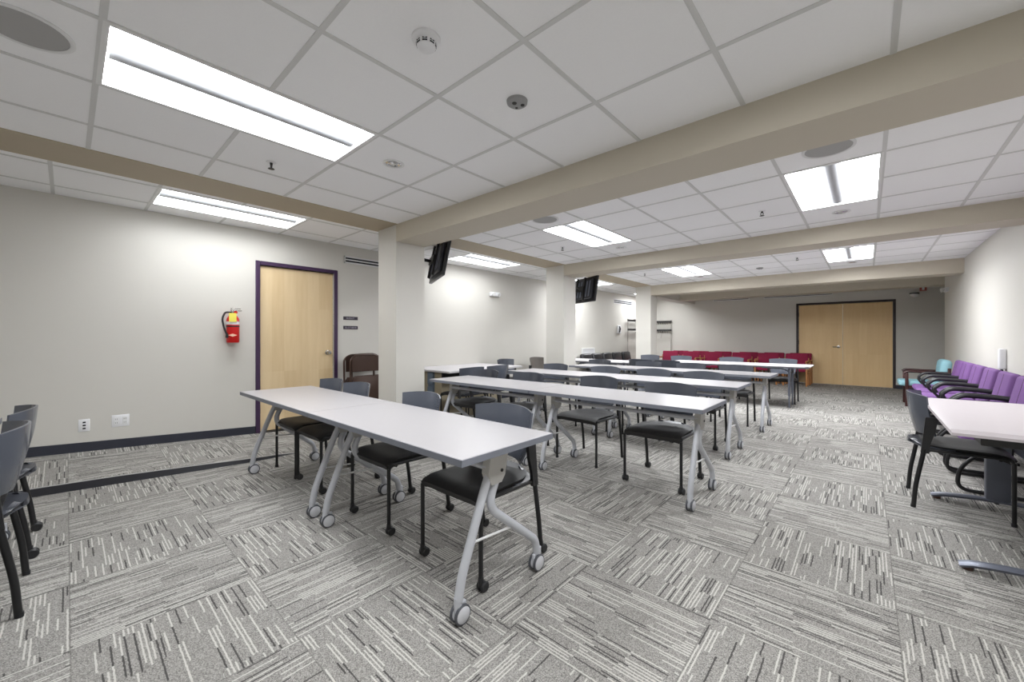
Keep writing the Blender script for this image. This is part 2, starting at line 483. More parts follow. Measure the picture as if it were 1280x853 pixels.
# header that carries the soffit line on into the end bay
so = MB(M['wall']); so.box(-4.42, -4.10, B3[1], YB, CAMZ+1.075, CZ+0.02); struct(so.build('beam_left_end_bay', smooth=0))
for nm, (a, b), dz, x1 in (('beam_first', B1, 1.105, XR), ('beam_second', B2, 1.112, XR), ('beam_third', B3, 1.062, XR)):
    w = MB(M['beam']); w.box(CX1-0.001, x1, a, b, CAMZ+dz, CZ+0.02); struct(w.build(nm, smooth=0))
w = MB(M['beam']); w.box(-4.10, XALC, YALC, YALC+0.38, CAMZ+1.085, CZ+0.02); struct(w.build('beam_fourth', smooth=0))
for nm, (a, b) in (('column_first', B1), ('column_second', B2), ('column_third', B3)):
    w = MB(M['wall']); w.box(CX0, CX1, a, b, 0, CZ-0.001); struct(w.build(nm, smooth=0))

# baseboards
bb = MB(M['base'])
def base_y(x, y0, y1, side):
    n = max(1, int((y1-y0)/0.3))
    for i in range(n):
        a, b = y0+(y1-y0)*i/n, y0+(y1-y0)*(i+1)/n
        za, zb = (z_wall(a), z_wall(b)) if side < 0 else (0, 0)
        vs = [bb.bm.verts.new(c) for c in ((x, a, za), (x, b, zb), (x, b, zb+.088), (x, a, za+.088),
                                            (x-side*.008, a, za), (x-side*.008, b, zb), (x-side*.008, b, zb+.088), (x-side*.008, a, za+.088))]
        for q in ((4, 5, 6, 7), (3, 7, 6, 2), (0, 3, 2, 1)): bb.bm.faces.new([vs[k] for k in q])
base_y(XL, YF, D1a-0.05, -1); base_y(XL, D1b+0.05, YB, -1)
struct(bb.build('baseboard_left', smooth=0))
bb = MB(M['base']); bb.box(XR-.008, XR, YF, YALC+.008, 0, .09); struct(bb.build('baseboard_right', smooth=0))
bb = MB(M['base']); bb.box(XL, D2a-.05, YB-.008, YB, 0, .09); bb.box(D2b+.05, XALC, YB-.008, YB, 0, .09); struct(bb.build('baseboard_back', smooth=0))

# door 1 (left wall, purple frame)
zb = 0.066
d = thing('door_1', '', 'door', (XL, 0, 0)); del d['label']; del d['category']; struct(d)
fr = MB(M['purple_paint'])
for y0, y1 in ((D1a-.048, D1a), (D1b, D1b+.048)): fr.box(-.115, .014, y0, y1, 0.0, D1z+.048, .004, 1)
fr.box(-.115, .014, D1a, D1b, D1z, D1z+.048, .004, 1)
fr.box(-.11, -.072, D1a, D1a+.014, 0, D1z); fr.box(-.11, -.072, D1b-.014, D1b, 0, D1z); fr.box(-.11, -.072, D1a, D1b, D1z-.014, D1z)
fr.build('door_frame', d)
lf = MB(M['maple']); lf.box(-.070, -.028, D1a+.004, D1b-.004, zb+.012, D1z-.005, .002, 1)
leaf = lf.build('door_leaf', d, smooth=0)
hd = MB(M['chrome'])
hd.lathe([(0, 0), (.033, 0), (.033, .008), (.014, .012), (.014, .035), (.027, .045), (.030, .06), (.024, .072), (0, .076)], 20, xf=T(-.028, D1b-.075, 1.02) @ RY(pi/2))
hd.build('door_handle', leaf)
th_ = MB(M['dark']); th_.box(-.11, .02, D1a, D1b, .02, zb+.006); struct(th_.build('door_threshold', d, smooth=0))
hg = MB(M['chrome'])
for z in (0.35, 1.1, 1.88): hg.tube([(-.024, D1a+.004, z-.05), (-.024, D1a+.004, z+.05)], .007, 8)
hg.build('hinge', d)
bk = MB(M['dark']); bk.box(-.15, -.118, D1a-.05, D1b+.05, 0, D1z+.05); bk.build('door_backing', d, smooth=0)

# door 2 (far wall, pair of leaves)
d = thing('door_2', '', 'door', (0, YB, 0)); del d['label']; del d['category']; struct(d)
fr = MB(M['dark_paint'])
for x0, x1 in ((D2a-.05, D2a), (D2b, D2b+.05)): fr.box(x0, x1, -.014, .115, 0, D2z+.05, .004, 1)
fr.box(D2a, D2b, -.014, .115, D2z, D2z+.05, .004, 1)
fr.build('door_frame', d)
mid = -0.468
for x0, x1 in ((D2a+.004, mid-.003), (mid+.003, D2b-.004)):
    lf = MB(M['maple_x']); lf.box(x0, x1, .02, .065, .012, D2z-.004, .002, 1); lf.build('door_leaf', d, smooth=0)
hd = MB(M['chrome'])
hd.lathe([(0, 0), (.034, 0), (.034, .010), (.013, .014), (.013, .05), (0, .05)], 18, xf=T(mid-.085, .02, .985) @ RX(pi/2))
hd.tube([(mid-.085, -.03, .985), (mid-.20, -.035, .985)], .012, 8)
hd.tube([(mid-.085, -.03, .985), (mid-.045, -.03, .985)], .012, 8)
hd.build('door_handle', d)
hg = MB(M['chrome'])
for z in (0.35, 1.1, 1.85): hg.tube([(D2a+.006, .012, z-.05), (D2a+.006, .012, z+.05)], .008, 8)
hg.build('hinge', d)

# ------------------------------------------------------------------ ceiling fittings
def troffer(name, a, b, label, lamp='lamp'):
    t = thing(name, label, 'ceiling light', ((a[0]+a[1])/2, (b[0]+b[1])/2, CZ), 0, 'recessed troffer lights')
    hx, hy = (a[1]-a[0])/2, (b[1]-b[0])/2
    fr = MB(M['whitemetal']); e = .022
    fr.box(-hx, -hx+e, -hy, hy, -.004, .012); fr.box(hx-e, hx, -hy, hy, -.004, .012)
    fr.box(-hx+e, hx-e, -hy, -hy+e, -.004, .012); fr.box(-hx+e, hx-e, hy-e, hy, -.004, .012)
    fr.box(-hx+e, hx-e, -hy+.005, -hy+e, .012, .09); fr.box(-hx+e, hx-e, hy-e, hy-.005, .012, .09)
    fr.build('frame', t, smooth=0)
    for sgn in (-1, 1):
        p = MB(M[lamp]); rows = []
        for i in range(7):
            q = i/6; x = sgn*(hx-e - q*(hx-e-.062)); z = .010 + .06*sin(q*pi*0.72)
            rows.append((p.bm.verts.new((x, -hy+e, z)), p.bm.verts.new((x, hy-e, z))))
        for A, B in zip(rows, rows[1:]): p.bm.faces.new((A[0], A[1], B[1], B[0]))
        p.build('diffuser', t, smooth=80)
    bs = MB(M['basket']); rows = []
    for i in range(9):
        an = pi*i/8; x = .066*cos(an); z = .052 - .045*sin(an)
        rows.append((bs.bm.verts.new((x, -hy+e+.01, z)), bs.bm.verts.new((x, hy-e-.01, z))))
    for A, B in zip(rows, rows[1:]): bs.bm.faces.new((A[0], A[1], B[1], B[0]))
    bs.build('lamp_basket', t, smooth=80)
    return t
TL = ['largest ceiling light, above the nearest grey tables', 'ceiling light over the camera end of the right aisle',
      'ceiling light in the second bay, left one, in front of the second beam', 'ceiling light in the second bay, right one beside a round speaker',
      'ceiling light in the third bay, left one before the third beam', 'ceiling light in the third bay, right one before the third beam',
      'long ceiling light over the ramp by the purple-framed door', 'ceiling light in the side strip between the first and second columns',
      'ceiling light in the side strip behind the second column', 'ceiling light in the side strip of the end bay']
for k, ((a, b), l) in enumerate(zip(FIX, TL)):
    troffer('ceiling_light', a, b, 'white recessed ' + l, 'lamp' if k < 4 else 'lamp_far' if k < 6 else 'lamp_side' if k < 8 else 'lamp_side_far')

def on_ceiling(mb, name, x, y, label, cat, group=None):
    return tag(mb.build(name, None, (x, y, CZ)), label, cat, group)
# round speakers
for x, y, l in ((-2.66, -0.12, 'at the picture corner beside the largest light'), (-0.20, 3.44, 'next to the right light of the second bay'), (-2.66, 3.46, 'beside the left light of the second bay')):
    t = thing('ceiling_speaker', 'round white ceiling speaker ' + l, 'speaker', (x, y, CZ), 0, 'round ceiling speakers')
    MB(M['whitemetal']).lathe([(.150, 0), (.150, -.006), (.140, -.009), (.132, -.006), (.132, 0)], 36).build('trim_ring', t)
    MB(M['speaker']).lathe([(0, -.010), (.08, -.009), (.131, -.005), (.131, 0), (0, 0)], 36).build('grille', t)
# smoke detector
t = thing('smoke_detector', 'white smoke detector with black vents on the near ceiling', 'smoke detector', (-1.44, 1.03, CZ))
MB(M['white']).lathe([(0, 0), (.062, 0), (.062, -.010), (.056, -.016), (.044, -.018), (.040, -.040), (.030, -.048), (0, -.050)], 32).build('body', t)
for k in range(8):
    a = 2*pi*k/8
    v = MB(M['slot']); v.box(-.0105, .0105, -.004, .003, -.037, -.031, xf=RZ(a) @ T(0, .0385, 0)); v.box(-.0105, .0105, -.004, .003, -.028, -.023, xf=RZ(a) @ T(0, .0395, 0)); v.build('vent', t, smooth=0)
# multi sensor
t = thing('occupancy_sensor', 'grey round occupancy sensor on the near ceiling', 'sensor', (-1.445, 1.63, CZ), 0, 'ceiling sensors')
MB(M['sensor']).lathe([(0, 0), (.058, 0), (.056, -.014), (.044, -.022), (0, -.024)], 28).build('body', t)
for x, y, r in ((.022, .02, .012), (-.02, .018, .008), (.0, -.022, .014)):
    MB(M['dark']).lathe([(0, 0), (r, 0), (r*.8, -.004), (0, -.005)], 14, xf=T(x, y, -.022)).build('lens', t)
t = copy_tree(t); t.location = (-1.50, 8.49, CZ); t['label'] = 'small grey occupancy sensor on the ceiling of the third bay'
# downlights
def downlight(x, y, l):
    t = thing('downlight', 'small round recessed downlight with reflector ' + l, 'downlight', (x, y, CZ), 0, 'round downlights')
    MB(M['whitemetal']).lathe([(.078, 0), (.078, -.004), (.062, -.007), (.058, -.002), (.058, 0)], 28).build('trim_ring', t)
    MB(M['clear']).lathe([(.058, -.001), (.045, -.006), (.034, -.001), (.022, -.008), (0, -.003)], 20).build('reflector', t)
for x, y, l in ((-2.66, 1.61, 'past the end of the largest light'), (-2.655, 5.25, 'behind the left light of the second bay'), (-0.20, 5.27, 'behind the right light of the second bay'),
                (-2.66, 8.88, 'behind the left light of the third bay'), (-0.19, 8.91, 'behind the right light of the third bay')): downlight(x, y, l)
# sprinklers
for x, y, l in ((-3.32, 1.0, 'left of the largest light'), (-0.81, 4.70, 'left of the light beside the round speaker'), (-3.28, 4.68, 'near the second column'),
                (-3.38, 7.70, 'near the third column'), (-0.85, 7.79, 'left of the right light of the third bay')):
    t = thing('sprinkler', 'dark fire sprinkler head on the ceiling ' + l, 'sprinkler', (x, y, CZ), 0, 'fire sprinklers')
    MB(M['white']).lathe([(0, 0), (.034, 0), (.03, -.004), (0, -.006)], 18).build('escutcheon', t)
    p = MB(M['dark']); p.lathe([(0, -.005), (.010, -.005), (.008, -.022), (0, -.022)], 10)
    p.tube([(-.010, 0, -.018), (-.013, 0, -.034), (0, 0, -.048), (.013, 0, -.034), (.010, 0, -.018)], .0035, 6, fil=.01)
    p.lathe([(0, -.047), (.020, -.047), (.022, -.050), (0, -.052)], 14); p.build('head', t)

# ------------------------------------------------------------------ wall fittings
def wall_left_thing(name, y, z, label, cat, group=None):     # local +x points into the room
    return thing(name, label, cat, (XL-.003, y, z), 0, group)
# fire extinguisher
t = wall_left_thing('fire_extinguisher', 1.255, 1.165, 'red fire extinguisher with a yellow tag hung left of the purple door frame', 'fire extinguisher')
MB(M['red_gloss']).lathe([(0, 0), (.055, 0), (.062, .012), (.062, .24), (.058, .275), (.040, .305), (.022, .315), (.022, .33), (0, .33)], 28, xf=T(.075, 0, 0)).build('cylinder', t)
lb = MB(M['white'])
lb.lathe([(.0626, .205), (.0632, .205), (.0632, .24), (.0626, .24)], 28, xf=T(.075, 0, 0)); o = lb.build('label_band', t)
bdn = MB(M['black']); bdn.lathe([(.0626, .178), (.0634, .178), (.0634, .192), (.0626, .192)], 28, xf=T(.075, 0, 0)); bdn.build('strap', t)
dm = MB(M['orange']); dm.prism([(-.042, 0), (0, -.017), (.042, 0), (0, .017)], -.012, .003, xf=T(.075+.0625*cos(-.25), .0625*sin(-.25), .085) @ RZ(-.25) @ RY(pi/2) @ RZ(pi/2)); dm.build('diamond_mark', t)
vh = MB(M['chrome']); vh.lathe([(0, .33), (.018, .33), (.018, .36), (.012, .365), (0, .365)], 14, xf=T(.075, 0, 0))
vh.box(.062, .088, -.02, .085, .362, .372, .003, 1, xf=None); vh.box(.064, .086, -.015, .075, .385, .393, .003, 1, xf=T(0, 0, 0)); vh.box(.066, .084, -.02, 0, .36, .40, .003, 1)
vh.build('valve_handle', t)
ho = MB(M['rubber']); ho.tube([(.075, -.02, .345), (.085, -.075, .345), (.09, -.105, .27), (.09, -.085, .16), (.10, -.062, .09)], .010, 8, fil=.05); ho.lathe([(0, 0), (.016, 0), (.013, .05), (0, .05)], 10, xf=T(.10, -.060, .055)); ho.build('hose', t)
tg = MB(M['yellow']); tg.box(.142, .145, -.052, .018, .235, .335, xf=None); tg.build('tag', t, smooth=0)
br = MB(M['red_gloss']); br.box(0, .02, -.02, .02, .05, .33, .002, 1); br.build('bracket', t)
ga = MB(M['red_gloss'], M['white']); ga.lathe([(0, 0), (.017, 0), (.017, .012), (0, .012)], 14, xf=T(.093, .022, .345) @ RY(pi/2)); ga.build('gauge', t)
# outlets
t = wall_left_thing('wall_outlet', 0.11, 0.397, 'small white wall plate with three dark jacks near the baseboard', 'wall plate')
MB(M['white']).box(0, .006, -.037, .037, -.058, .058, .003, 2).build('plate', t)
for z in (-.028, 0, .028): MB(M['slot']).box(.0055, .0075, -.010, .010, z-.007, z+.007).build('jack', t, smooth=0)
t = wall_left_thing('wall_outlet', 0.352, 0.405, 'wide white double power outlet plate near the baseboard', 'power outlet')
MB(M['white']).box(0, .006, -.062, .062, -.058, .058, .003, 2).build('plate', t)
for y in (-.03, .03):
    s_ = MB(M['whitemetal'], M['slot']); s_.box(.006, .009, y-.017, y+.017, -.036, .036, .002, 1)
    for z in (-.018, .018):
        for dy in (-.006, .006): s_.box(.0088, .0094, y+dy-.0015, y+dy+.0015, z-.005, z+.005, m=M['slot'])
    s_.build('socket', t, smooth=0)
# sign plaques (lettering too small to read in the photograph: strokes only)
for z, l, marks in ((1.497, 'upper small dark sign plaque with one short word beside the door', [(-.065, .055)]), (1.365, 'lower small dark sign plaque with a longer word beside the door', [(-.082, -.045), (-.035, .085)])):
    t = wall_left_thing('sign_plaque', 2.665, z, l, 'sign', 'sign plaques by the door')
    MB(M['plaque']).box(0, .008, -.105, .105, -.024, .024, .002, 1).build('panel', t)
    tx = MB(M['plaque_text']); rnd = random.Random(int(z*1000))
    for a, b in marks:
        y = a
        while y < b-.006:
            kk = rnd.choice((0, 1, 2))
            tx.box(.008, .0092, y, y+.0028, -.010, .011)
            if kk != 1: tx.box(.008, .0092, y+.0028, y+.009, .008, .011)
            if kk != 2: tx.box(.008, .0092, y+.0028, y+.009, -.010, -.007)
            if kk == 0: tx.box(.008, .0092, y+.0065, y+.009, -.010, .011)
            if kk == 1: tx.box(.008, .0092, y+.0028, y+.008, -.001, .002)
            y += .0135
    tx.build('lettering', t, smooth=0)
# linear vents
def lin_vent(t, L, h, axis):
    fr = MB(M['whitemetal']); e = .018
    def bx(a0, a1, z0, z1, d0, d1, mb):
        if axis == 'y': mb.box(d0, d1, a0, a1, z0, z1)
        else: mb.box(a0, a1, -d1, -d0, z0, z1)
    bx(0, L, h/2-e, h/2, 0, .014, fr); bx(0, L, -h/2, -h/2+e, 0, .014, fr); bx(0, L, -.008, .008, 0, .014, fr)
    bx(0, e, -h/2, h/2, 0, .014, fr); bx(L-e, L, -h/2, h/2, 0, .014, fr)
    fr.build('frame', t, smooth=0)
    for a, b in ((.008, h/2-e), (-h/2+e, -.008)):
        sl = MB(M['slot']); bx(e, L-e, a, b, .001, .004, sl); sl.build('slot', t, smooth=0)
t = wall_left_thing('air_vent', 2.57, 2.325, 'white linear air vent with two slots above the brown folded chairs', 'air vent', 'linear air vents'); lin_vent(t, 1.2, .10, 'y')
t = wall_left_thing('air_vent', 10.45, 2.285, 'white linear air vent with two slots near the third column', 'air vent', 'linear air vents'); lin_vent(t, 1.2, .12, 'y')
for x0, x1, l in ((-3.55, -2.57, 'left'), (-2.21, -0.66, 'right')):
    t = thing('air_vent', 'slim white linear vent high on the far wall, %s one' % l, 'air vent', (x0, YB, 2.352), 0, 'slim vents on the far wall')
    b_ = MB(M['whitemetal']); b_.box(0, x1-x0, -.05, 0, -.022, .022, .004, 1); b_.build('housing', t)
    b_ = MB(M['slot']); b_.box(.02, x1-x0-.02, -.0512, -.049, -.002, .010); b_.build('slot', t, smooth=0)
# emergency lights
def emergency(loc, rz, label):
    t = thing('emergency_light', label, 'emergency light', loc, rz, 'emergency lights')
    MB(M['white']).box(0, .055, -.125, .125, -.045, .04, .014, 3).build('housing', t)
    for y in (-.07, .07):
        p = MB(M['whitemetal'], M['clear']); X = T(.05, y, .0) @ RY(pi/2+.25)
        p.lathe([(.022, 0), (.040, .045), (.037, .05)], 18, xf=X); p.lathe([(0, .044), (.036, .047)], 18, m=M['clear'], xf=X); p.build('lamp_head', t)
emergency((XL-.003, 5.54, 2.075), 0, 'white emergency light on the left wall between the first two columns')
emergency((XR+.003, 11.34, 2.165), pi, 'white twin-head emergency light high on the right wall')
# wall phone
t = wall_left_thing('wall_phone', 10.75, 1.47, 'white wall telephone with dark handset near the third column', 'telephone')
MB(M['white']).box(0, .05, -.09, .09, -.12, .12, .012, 2).build('base', t)
h_ = MB(M['rubber']); h_.tube([(.07, -.05, -.09), (.085, -.05, 0), (.07, -.05, .09)], .02, 8, fil=.05); h_.build('handset', t)
MB(M['slot']).box(.049, .053, .0, .06, -.03, .05).build('keypad', t, smooth=0)
# white panel against left wall
t = wall_left_thing('white_panel', 9.04, 0.78, 'white framed wall panel behind the row of black padded chairs', 'panel')
MB(M['white']).box(0, .02, -.29, .29, -.28, .15, .004, 1).build('board', t)
f_ = MB(M['whitemetal'])
f_.box(.0, .035, -.31, -.28, -.30, .17); f_.box(0, .035, .28, .31, -.30, .17); f_.box(0, .035, -.28, .28, .14, .17); f_.box(0, .035, -.28, .28, -.30, -.27); f_.build('frame', t, smooth=0)
# coat racks
def coat_rack(loc, rz, L, label):
    t = thing('coat_rack', label, 'coat rack', loc, rz, 'two-tier coat racks')   # local x along the wall, -y into the room
    for z in (1.47, 1.75):
        r_ = MB(M['dark']); r_.box(0, L, -.07, -.05, z-.03, z+.03); r_.tube([(0, -.26, z+.01), (L, -.26, z+.01)], .014, 8)
        n = int(L/.07)
        for i in range(n):
            x = .04+i*.07
            r_.tube([(x, -.05, z), (x, -.26, z+.01)], .004, 5)
            r_.tube([(x+.03, -.26, z), (x+.03, -.30, z-.06), (x+.03, -.27, z-.09)], .009, 5)
        r_.build('hook_rail', t)
    for x in (.02, L-.02):
        p = MB(M['chrome']); p.tube([(x, -.05, 0.0), (x, -.05, 1.80)], .011, 8); p.tube([(x, -.34, .012), (x, 0.0, .012)], .011, 8); p.build('post', t)
    b_ = MB(M['chrome']); b_.tube([(L*.5, -.05, 1.45), (L*.55, -.16, 1.38), (L*.5, -.18, 1.2)], .006, 6); b_.build('hanger', t)
coat_rack((-5.42, YB-.02, 0), 0, .62, 'two-tier metal coat rack against the far wall beside the red chairs')
coat_rack((XL+.02, 11.2, 0), pi/2, .95, 'two-tier metal coat rack on the left wall behind the third column')
# dome camera, strobe
t = thing('dome_camera', 'small dome camera under the ceiling right of the double doors', 'camera', (0.83, YB, 2.235))
MB(M['dark']).lathe([(0, 0), (.085, 0), (.085, -.025), (0, -.025)], 22, xf=T(0, -.11, .03)).build('mount', t)
d_ = MB(M['whitemetal']); d_.lathe([(.075, 0), (.075, -.03), (.055, -.06), (.025, -.075), (0, -.078)], 22, xf=T(0, -.11, .005)); d_.box(-.04, .04, -.11, 0, .01, .05, .004, 1); d_.build('dome', t)
t = thing('alarm_strobe', 'small reddish alarm strobe high on the far wall right of the double doors', 'alarm', (0.98, YB+.003, 2.36))
MB(M['pink']).box(-.06, .06, -.04, 0, -.05, .05, .008, 2).build('housing', t); MB(M['white']).box(-.02, .02, -.055, -.04, -.03, .03, .004, 1).build('lens', t)
# dispenser on right wall
t = thing('wall_dispenser', 'tall white dispenser on the right wall above the purple chairs', 'dispenser', (XR, 7.05, 0.86))
MB(M['white']).box(-.055, .002, -.05, .05, 0, .235, .015, 3).build('housing', t); MB(M['rubber']).tube([(-.03, 0, 0), (-.03, 0, -.06)], .012, 8).build('spout', t)

# ------------------------------------------------------------------ televisions
def tv(loc, rz, tilt, label, col_y):
    t = thing('television', label, 'television', loc, rz, 'televisions on the columns')   # origin: near lower corner; local x away along the set, +y screen side
    L, H = .92, .50; X = RX(tilt) @ Matrix.Diagonal((1, -1, 1, 1))
    MB(M['tvblack']).box(0, L, -.022, .022, 0, H, .008, 2, xf=X).build('bezel', t)
    MB(M['slot']).box(.02, L-.02, .0215, .0235, .025, H-.02, xf=X).build('screen', t, smooth=0)
    bk_ = MB(M['tvback']); bk_.box(.07, L-.07, -.075, -.02, .05, H-.06, .03, 2, xf=X); bk_.build('back_cover', t)
    vv = MB(M['tvgrey'])
    for i in range(7): vv.box(.12+i*.10, .16+i*.10, -.079, -.074, .09, H-.10, xf=X)
    vv.build('vent', t, smooth=0)
    m_ = MB(M['dark'], M['whitemetal'])
    m_.box(L/2-.16, L/2-.12, -.10, -.07, .02, H-.02, xf=X); m_.box(L/2+.12, L/2+.16, -.10, -.07, .02, H-.02, xf=X)
    m_.box(L/2-.16, L/2+.16, -.12, -.095, .20, .30, xf=X)
    m_.build('mount_rails', t, smooth=0)
    return t
def tv_mount(t, wx, wy, wz):
    # arm from the column's rear face to the back of the set, in the set's own frame
    inv = (T(*t.location) @ RZ(t.rotation_euler[2])).inverted()
    p = inv @ Vector((wx, wy, wz)); q = Vector((.46, .09, .25))
    a = MB(M['dark'], M['whitemetal'])
    md = (p+q)/2 + Vector((.10, 0, 0)); a.tube([p, md, q], .022, 8)
    a.build('mount_arm', t)
    a = MB(M['whitemetal']); a.box(-.10, .10, 0, .03, -.16, .16, .003, 1, xf=inv @ T(wx, wy, wz)); a.build('wall_plate', t)
A = radians(180-26)
t = tv((-4.045, 3.15, CAMZ+.80), A, radians(11), 'black television on a tilting mount behind the first column', 2.875)
tv_mount(t, -4.20, B1[1], 2.25)
t = tv((-3.88, 6.60, CAMZ+.70), A, radians(9), 'black television on a tilting mount behind the second column', 6.21)
tv_mount(t, -4.20, B2[1], 2.20)

# ------------------------------------------------------------------ training tables
TOPZ, TLEN, TDEP = .735, 1.522, .605
def make_caster(side):
    """twin-wheel caster at the foot of a table leg, origin on the floor"""
    c = MB(M['tyre'], M['hub'], M['silver'])
    for s_ in (-1, 1):
        c.lathe([(.030, -.007), (.039, -.007), (.042, -.004), (.042, .004), (.039, .007), (.030, .007)], 22, m=M['tyre'], xf=T(s_*.016, 0, .042) @ RY(pi/2))
        c.lathe([(0, -.0085), (.033, -.0085), (.0365, -.006), (.0365, .006), (.033, .0085), (0, .0085)], 22, m=M['hub'], xf=T(s_*.016, 0, .042) @ RY(pi/2))
    c.box(-.009, .009, -.030, .030, .026, .090, .004, 1, m=M['silver'])
    c.tube([(0, -.012*side, .07), (0, -.012*side, .115)], .018, 10, m=M['silver'])
    return c
def make_table():
    t = thing('training_table', 'x', 'table', (0, 0, 0))
    hx, hy = TLEN/2, TDEP/2
    MB(M['top']).box(-hx+.003, hx-.003, -hy+.003, hy-.003, TOPZ-.026, TOPZ, .002, 1).build('tabletop', t, smooth=0)
    e = MB(M['edge']); z0, z1 = TOPZ-.030, TOPZ-.002
    e.box(-hx, hx, -hy, -hy+.004, z0, z1); e.box(-hx, hx, hy-.004, hy, z0, z1); e.box(-hx, -hx+.004, -hy, hy, z0, z1); e.box(hx-.004, hx, -hy, hy, z0, z1)
    e.build('edge_band', t, smooth=0)
    for s_ in (-1, 1):
        x = s_*(hx-.105)
        b = MB(M['bracket'])
        b.prism([(-.055, .705), (.065, .705), (.055, .675), (.035, .575), (.012, .545), (-.055, .545), (-.075, .60)], -.022, .022, xf=T(x, 0, 0) @ RY(pi/2) @ RZ(pi/2))
        b.lathe([(0, 0), (.008, 0), (.008, .004), (0, .004)], 10, m=M['dark'], xf=T(x+.022, .012, .60) @ RY(pi/2))
        b.box(x-.03, x+.03, -.22, .22, .690, .708)
        b.build('leg_bracket', t, smooth=30)
        g = MB(M['silver']); g.tube([(x, -.045, .60), (x, -.085, .52), (x, -.215, .19), (x, -.232, .10)], .0205, 12, fil=.10, fn=6)
        lg = g.build('leg', t); make_caster(1).build('caster', lg, (x, -.222, 0))
        g = MB(M['silver']); g.tube([(x+.001, .012, .60), (x+.001, -.062, .445), (x+.001, .285, .165), (x+.001, .300, .09)], .0205, 12, fil=.075, fn=6)
        lg = g.build('leg', t); make_caster(-1).build('caster', lg, (x, .298, 0))
        g = MB(M['whitemetal']); g.tube([(x, -.150, .315), (x, .105, .295)], .006, 8); g.build('brace', t)
    g = MB(M['silver']); g.tube([(-hx+.105, -.055, .625), (hx-.105, -.055, .625)], .016, 10); g.build('cross_rail', t)
    return t
tp = make_table()
ROWS = [('nearest', -1.205, 1.03), ('second', -.83, 2.815), ('third', -.945, 4.29), ('fourth', -.915, 5.84)]
for nm, xr, yf in ROWS:
    for k, sd in enumerate(('right', 'left')):
        place(tp, USED, (xr-TLEN*(k+.5)-.002*k, yf+TDEP/2, 0), 0, 'grey laminate table on casters, %s one of the %s row from the camera' % (sd, nm), 'grey training tables in rows')
place(tp, USED, (-3.20, -.56, 0), 0, 'grey laminate table at the left picture edge in front of the cut-off chairs', 'grey training tables in rows')

# ------------------------------------------------------------------ black stacking chairs (front is -y)
def shell_pt(u, v):
    # u across -1..1, v 0 bottom .. 1 top
    wid = .205 + .030*v - .02*max(0, (.25-v)/.25)**2
    zz = .515 + .285*v
    cu = abs(u)
    top = .016*(1-cu*cu) if v > .5 else 0
    zz += top*(v-.5)*2
    yy = .205 + .050*v - .092*cu**2.0 + .008*sin(v*pi)
    return Vector((u*wid, yy, zz))
def make_chair(name, casters, shell='shell'):
    t = thing(name, 'x', 'chair')
    st = MB(M['seat'])
    def seat_fn(u, v):
        x = (u*2-1); y = -.250 + v*.425
        w = .232 - .012*v - .045*max(0, (v-.75)/.25)**2
        zz = .462 - .030*max(0, (.22-v)/.22)**2.0 - .010*(1-abs(x)**2)*sin(v*pi) + .004*abs(x)**3
        zz -= .012*abs(x)**8
        return Vector((x*w, y, zz))
    st.sheet(seat_fn, 14, 14, -.042)
    st.build('seat', t, smooth=50)
    def pan_fn(u, v):
        x = u*2-1; k = v; y = .02 + .225*k*(1 - .10*abs(x)**3)
        w = .236*(1 - .55*max(0, (k-.35)/.65)**3.2)
        return Vector((x*w, y, .449 + .016*max(0, k-.55)/.45 - .010*abs(x)**6))
    rm_ = MB(M['rim']); rm_.sheet(pan_fn, 14, 12, -.026); rm_.build('seat_pan', t, smooth=50)
    bk = MB(M[shell]); bk.sheet(lambda u, v: shell_pt(u*2-1, v), 16, 10, .010); bk.build('backrest', t, smooth=50)
    fr = MB(M['tube'])
    for s_ in (-1, 1): fr.tube([(s_*.232, -.232, .40), (s_*.232, -.225, .430), (s_*.232, .18, .425)], .012, 8, fil=.03)
    fr.tube([(-.232, -.18, .418), (.232, -.18, .418)], .011, 8); fr.tube([(-.232, .15, .418), (.232, .15, .418)], .011, 8)
    fr.build('seat_frame', t)
    for s_ in (-1, 1):
        p = MB(M['black'])   # the flat post from the side rail up to the shell
        x = s_*.238
        p.prism([(.150, .40), (.192, .40), (.180, .52), (.168, .655), (.105, .655), (.118, .56), (.140, .48)], -.010, .010, xf=T(x, 0, 0) @ RY(pi/2) @ RZ(pi/2))
        p.build('back_post', t, smooth=30)
        foot = .055 if casters else .004
        lg = MB(M['tube']); lg.tube([(s_*.236, -.235, foot), (s_*.236, -.235, .41)], .0115, 10)
        lg = lg.build('leg', t)
        l2 = MB(M['tube']); l2.tube([(s_*.236, .228, foot), (s_*.236, .216, .17), (s_*.236, .172, .43)], .0135, 10, fil=.06)
        l2 = l2.build('leg', t)
        for L_, y in ((lg, -.235), (l2, .230)):
            if casters:
                c = MB(M['black'])
                c.tube([(0, 0, .03), (0, 0, .068)], .014, 8)
                for q in (-1, 1): c.lathe([(0, -.010), (.020, -.010), (.025, -.005), (.025, .005), (.020, .010), (0, .010)], 16, xf=T(q*.013, .012, .0255) @ RY(pi/2))
                c.build('caster', L_, (s_*.236, y, 0))
            else:
                c = MB(M['rubber']); c.lathe([(0, 0), (.014, 0), (.014, .02), (0, .02)], 10); c.build('glide', L_, (s_*.236, y, 0))
    return t
ch_c = make_chair('stacking_chair', True); ch_g = make_chair('stacking_chair', False)
GRP = 'black stacking chairs at the grey tables'
def ch(caster, x, y, rz, label, grp=GRP): return place(ch_c if caster else ch_g, USED, (x, y, 0), rz, label, grp)
names4 = ('far left', 'second from left', 'third from left', 'far right')
for (x, c, r), n in zip(((-3.96, 0, .0), (-3.44, 1, .0), (-2.455, 1, .0), (-1.63, 1, .0)), names4):
    ch(c, x, 1.545, r, 'black chair %s tucked into the nearest row of grey tables' % n)
